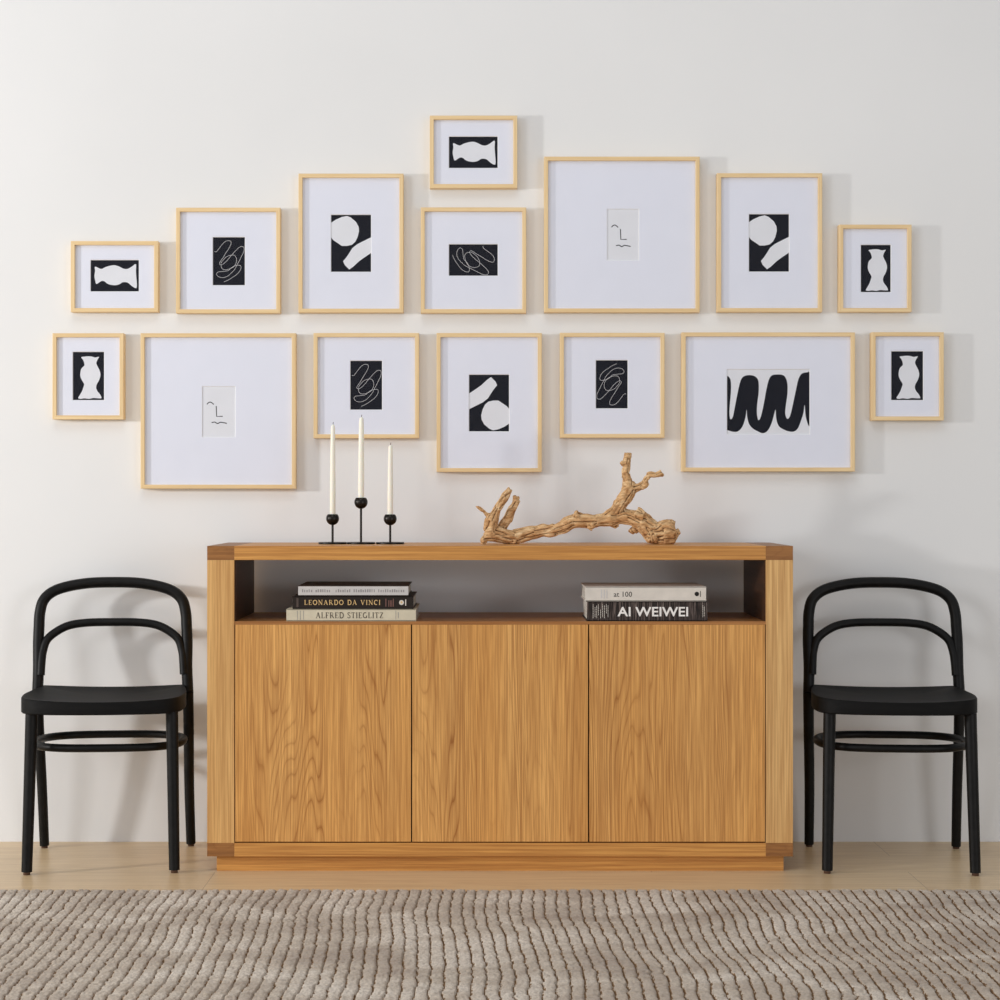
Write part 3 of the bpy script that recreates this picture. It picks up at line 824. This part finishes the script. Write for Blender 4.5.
# roman capitals drawn as thick and thin strokes with serifs (unit height, own advance width)
TH, TN = 0.15, 0.07
def arc(cx, cy, rx, ry, a0, a1, n=12):
    return [(cx + rx * math.cos(math.radians(a0 + (a1 - a0) * i / n)), cy + ry * math.sin(math.radians(a0 + (a1 - a0) * i / n))) for i in range(n + 1)]
def stem(x): return [(TH, [(x, 0), (x, 1)]), (TN, [(x - .13, .03), (x + .13, .03)]), (TN, [(x - .13, .97), (x + .13, .97)])]
GLY = {
    'A': (.95, [(TN, [(.12, 0), (.46, 1)]), (TH, [(.44, 1), (.82, 0)]), (TN, [(.24, .36), (.68, .36)]), (TN, [(0, .03), (.26, .03)]), (TN, [(.68, .03), (.95, .03)])]),
    'C': (.85, [(TH, arc(.48, .5, .40, .45, 60, 300)), (TN, [(.74, .70), (.74, .97)])]),
    'D': (.92, stem(.18) + [(TH, [(.18, .96), (.45, .96)] + arc(.45, .5, .38, .46, 90, -90) + [(.18, .04)])]),
    'E': (.75, stem(.18) + [(TN, [(.18, .96), (.66, .96), (.66, .78)]), (TN, [(.18, .52), (.55, .52)]), (TN, [(.18, .04), (.70, .04), (.70, .24)])]),
    'F': (.72, stem(.18) + [(TN, [(.18, .96), (.66, .96), (.66, .78)]), (TN, [(.18, .50), (.55, .50)])]),
    'G': (.92, [(TH, arc(.48, .5, .40, .45, 60, 315)), (TH, [(.76, .05), (.76, .40)]), (TN, [(.62, .40), (.90, .40)])]),
    'I': (.36, stem(.18)),
    'L': (.72, stem(.18) + [(TN, [(.18, .04), (.68, .04), (.68, .26)])]),
    'N': (.98, [(TN, [(.18, 0), (.18, 1)]), (TH, [(.16, .98), (.82, .02)]), (TN, [(.82, 0), (.82, 1)]), (TN, [(.02, .03), (.32, .03)]), (TN, [(.68, .97), (.98, .97)]), (TN, [(.02, .97), (.20, .97)])]),
    'O': (.96, [(TH, arc(.48, .5, .40, .45, 0, 360, 20))]),
    'R': (.90, stem(.18) + [(TN, [(.18, .96), (.42, .96)] + arc(.42, .73, .22, .23, 90, -90) + [(.18, .50)]), (TH, [(.42, .50), (.80, .03)]), (TN, [(.72, .03), (.90, .03)])]),
    'S': (.66, [(.12, [(.56, .80), (.50, .93), (.32, .97), (.15, .90), (.11, .74), (.22, .60), (.45, .47), (.57, .32), (.54, .12), (.36, .03), (.17, .06), (.08, .22)])]),
    'T': (.80, [(TH, [(.40, 0), (.40, 1)]), (TN, [(.04, .76), (.04, .96), (.76, .96), (.76, .76)]), (TN, [(.26, .03), (.54, .03)])]),
    'V': (.95, [(TH, [(.14, 1), (.48, 0)]), (TN, [(.47, 0), (.82, 1)]), (TN, [(0, .97), (.28, .97)]), (TN, [(.68, .97), (.95, .97)])]),
    'Z': (.78, [(TN, [(.10, .78), (.10, .96), (.68, .96)]), (TH, [(.66, .96), (.12, .04)]), (TN, [(.10, .04), (.70, .04), (.70, .24)])]),
    ' ': (.42, []),
}


def roman(s, x0, x1, z0, z1, y, mat, parent, gap=0.14):
    """lettering in roman capitals fitted to the given rectangle"""
    total = sum(GLY[c][0] + gap for c in s) - gap
    kx, kz = (x1 - x0) / total, z1 - z0
    V = []; F = []; x = 0; lay = 0
    for ch in s:
        for w_, pts in GLY[ch][1]:
            P = [np.array(((x + px) * kx, pz * kz)) for px, pz in pts]
            lay = (lay + 1) % 6
            for i, p in enumerate(P):
                d = P[min(i + 1, len(P) - 1)] - P[max(i - 1, 0)]
                nrm = np.array((-d[1], d[0])) / (np.linalg.norm(d) or 1) * w_ * kz / 2
                b = len(V)
                for q in (p + nrm, p - nrm):
                    V.append((x0 + q[0], y - 0.00002 * lay, z0 + q[1]))
                if i:
                    F.append((b - 2, b, b + 1, b - 1))
        x += GLY[ch][0] + gap
    return mesh_obj('lettering', V, F, mat, parent)


def faint_print(name, x0, x1, z0, z1, mat, parent, n, words=()):
    """print too small to read in the photograph: a row of short upright marks"""
    bm = bmesh.new()
    step = (x1 - x0) / n
    for k in range(n):
        if k in words:
            continue
        a = x0 + k * step
        add_box(bm, a, a + step * random.uniform(0.35, 0.7), -0.0004, 0, z0, z1 - (z1 - z0) * random.choice((0, 0, 0.2)))
    return bm_obj(name, bm, mat, parent)


SFB = FPX / (-CAM_Y - 0.462)
def book(x0p, x1p, y0p, y1p, depth, cover, label, group, spine=None, pages=None, zbase=None, dy=0.0):
    """a closed book lying flat, spine towards the room"""
    x0, x1 = (x0p - 485) / SFB, (x1p - 485) / SFB
    h = (y1p - y0p) / SFB
    w = x1 - x0
    r = empty('book', ((x0 + x1) / 2, -0.462 + dy, zbase), label, 'book', group)
    ct = 0.0028
    bm = bmesh.new()
    add_box(bm, -w / 2, w / 2, 0.0, depth, 0, ct, 0.0005)
    add_box(bm, -w / 2, w / 2, 0.0, depth, h - ct, h, 0.0005)
    cov = bm_obj('cover', bm, cover, r)
    bm = bmesh.new()
    add_box(bm, -w / 2, w / 2, 0, ct, 0, h, 0.0009)
    for v in bm.verts:                                  # slightly rounded spine
        if v.co.y < ct * 0.5:
            v.co.y -= 0.0
    sp = bm_obj('spine', bm, spine or cover, r)
    bm = bmesh.new()
    add_box(bm, -w / 2 + 0.003, w / 2 - 0.003, ct, depth - 0.003, ct, h - ct, 0)
    bm_obj('pages', bm, pages, r)
    return r, w, h, sp


m_pages = NT('page_block', 0.9, 0.1)
_w = m_pages.noise(m_pages.mapped((3, 3, 900)), 1, 2)
m_pages.base(m_pages.ramp(_w, [(0.35, lin((196, 190, 178))), (0.65, lin((228, 224, 214)))]))
m_pages = m_pages.m
m_cream = plain('cream_book_cloth', (214, 204, 180), 0.8, 0.2)
m_blk = plain('black_book_jacket', (36, 27, 22), 0.5, 0.3)
m_brn = plain('dark_brown_book_cover', (58, 38, 26), 0.5, 0.3)
m_grey = plain('pale_grey_spine', (206, 202, 200), 0.7, 0.2)
m_wht = plain('off_white_jacket', (222, 214, 204), 0.6, 0.3)
m_gold = plain('gold_letters', (226, 190, 130), 0.5)
m_txt_dark = plain('grey_letters', (86, 76, 66), 0.8)
m_txt_faint = plain('faint_grey_letters', (150, 146, 146), 0.8)
m_txt_white = plain('white_letters', (246, 242, 238), 0.7)
m_txt_black = plain('black_letters', (30, 27, 26), 0.8)
m_rose = plain('muted_rose_letters', (140, 100, 92), 0.8)

GL = 'books stacked at the left of the open shelf'
GR = 'books stacked at the right of the open shelf'
ZB = 0.6872
r, w_, h_, sp = book(286.4, 416, 608.9, 621, 0.29, m_cream, 'thick cream book with grey spine lettering, bottom of the left stack', GL, None, m_pages, ZB)
def L(zx): return (270 + zx / 6.25 - 485) / SFB - r.location.x
roman('ALFRED STIEGLITZ', L(286), L(708), h_ * 0.25, h_ * 0.73, -0.0004, m_txt_dark, sp)
bm = bmesh.new()
for zx in (170, 188, 208):
    add_box(bm, L(zx), L(zx) + 0.0012, -0.0004, 0, h_ * 0.12, h_ * 0.88)
bm_obj('spine_mark', bm, m_txt_faint, sp)
bm = bmesh.new(); add_box(bm, L(785), L(785) + 0.0012, -0.0004, 0, h_ * 0.12, h_ * 0.88)
bm_obj('spine_mark', bm, m_txt_faint, sp)
faint_print('publisher_mark', L(800), L(808), h_ * 0.25, h_ * 0.75, m_txt_faint, sp, 1)
z = ZB + h_ + 0.0003
r, w_, h_, sp = book(292.5, 413.5, 595.8, 608.7, 0.27, m_blk, 'black book with gold spine lettering, middle of the left stack', GL, None, m_pages, z)
roman('LEONARDO DA VINCI', L(214), L(690), h_ * 0.32, h_ * 0.70, -0.0004, m_gold, sp, 0.2)
bm = bmesh.new()
for k in range(24):
    a0 = 2 * math.pi * k / 24
bmesh.ops.create_circle(bm, cap_ends=True, segments=24, radius=0.0068)
for v in bm.verts:
    v.co = Vector((L(822) + v.co.x, -0.0004, h_ * 0.5 + v.co.y))
bm_obj('publisher_mark', bm, m_wht, sp)
bm = bmesh.new()
bmesh.ops.create_circle(bm, cap_ends=True, segments=16, radius=0.0032)
for v in bm.verts:
    v.co = Vector((L(822) + v.co.x * 0.8, -0.0007, h_ * 0.52 + v.co.y))
bm_obj('publisher_mark', bm, m_gold, sp)
bm = bmesh.new(); add_box(bm, L(845), L(851), -0.0004, 0, h_ * 0.25, h_ * 0.75)
bm_obj('spine_bar', bm, m_wht, sp)
faint_print('small_lettering', L(722), L(778), h_ * 0.18, h_ * 0.80, m_rose, sp, 6, (1,))
bm = bmesh.new(); add_box(bm, L(165), L(178), -0.0004, 0, h_ * 0.15, h_ * 0.85)
bm_obj('spine_bar', bm, plain('grey_brown_bar', (84, 70, 64), 0.7), sp)
z += h_ + 0.0003
r, w_, h_, sp = book(298.2, 408.4, 585.0, 595.5, 0.26, m_brn, 'thin book with pale grey spine and dark brown cover, topmost of the left stack', GL, m_grey, m_pages, z)
faint_print('small_lettering', L(200), L(845), h_ * 0.36, h_ * 0.64, m_txt_faint, sp, 46, (5, 13, 14, 22, 33))

ZBR = ZB
r, w_, h_, sp = book(587, 707.5, 601.2, 621, 0.25, m_blk, 'black striped book with bold white capitals on spine, lower in the right stack', GR, None, m_pages, ZBR)
t = NT('striped_photo_jacket', 0.5, 0.3)
n1 = t.noise(t.mapped((300, 1, 14)), 1, 3, 0.6)
t.base(t.ramp(n1, [(0.42, lin((26, 20, 18))), (0.55, lin((70, 58, 54))), (0.68, lin((132, 118, 112)))]))
sp.data.materials.clear(); sp.data.materials.append(t.m)
def L4(zx): return (560 + zx / 4.167 - 485) / SFB - r.location.x
lettering('AI WEIWEI', L4(240), L4(532), h_ * 0.24, h_ * 0.70, -0.0004, m_txt_white, sp, 1.0, 0.0012)
bm = bmesh.new()
for zx, a, b in ((137, .15, .85), (145, .2, .7), (152, .15, .8), (159, .3, .85), (168, .15, .6), (176, .2, .85), (184, .15, .8), (192, .4, .85), (199, .2, .8), (594, .2, .8), (600, .25, .75)):
    if zx == 594:
        bm_obj('small_lettering', bm, m_wht, sp); bm = bmesh.new()
    zz = h_ * a
    while zz < h_ * b:
        seg_ = random.uniform(0.0025, 0.006)
        add_box(bm, L4(zx), L4(zx) + 0.0014, -0.0004, 0, zz, min(zz + seg_, h_ * b)); zz += seg_ + 0.0012
bm_obj('small_lettering', bm, m_wht, sp)
z = ZBR + h_ + 0.0003
r, w_, h_, sp = book(585.2, 706.2, 586.3, 601, 0.25, m_wht, 'off white book with small black lettering, on top of the right stack', GR, None, m_pages, z)
lettering('at 100', L4(224), L4(300), h_ * 0.30, h_ * 0.66, -0.0004, m_txt_black, sp)
faint_print('small_lettering', L4(170), L4(205), h_ * 0.2, h_ * 0.8, m_grey, sp, 3)
bm = bmesh.new()
bmesh.ops.create_circle(bm, cap_ends=True, segments=20, radius=0.0062)
for v in bm.verts:
    v.co = Vector((L4(570) + v.co.x, -0.0004, h_ * 0.5 + v.co.y))
bm_obj('publisher_mark', bm, m_txt_black, sp)
bm = bmesh.new(); add_box(bm, L4(584), L4(586.5), -0.0004, 0, h_ * 0.3, h_ * 0.7)
bm_obj('spine_bar', bm, m_txt_black, sp)
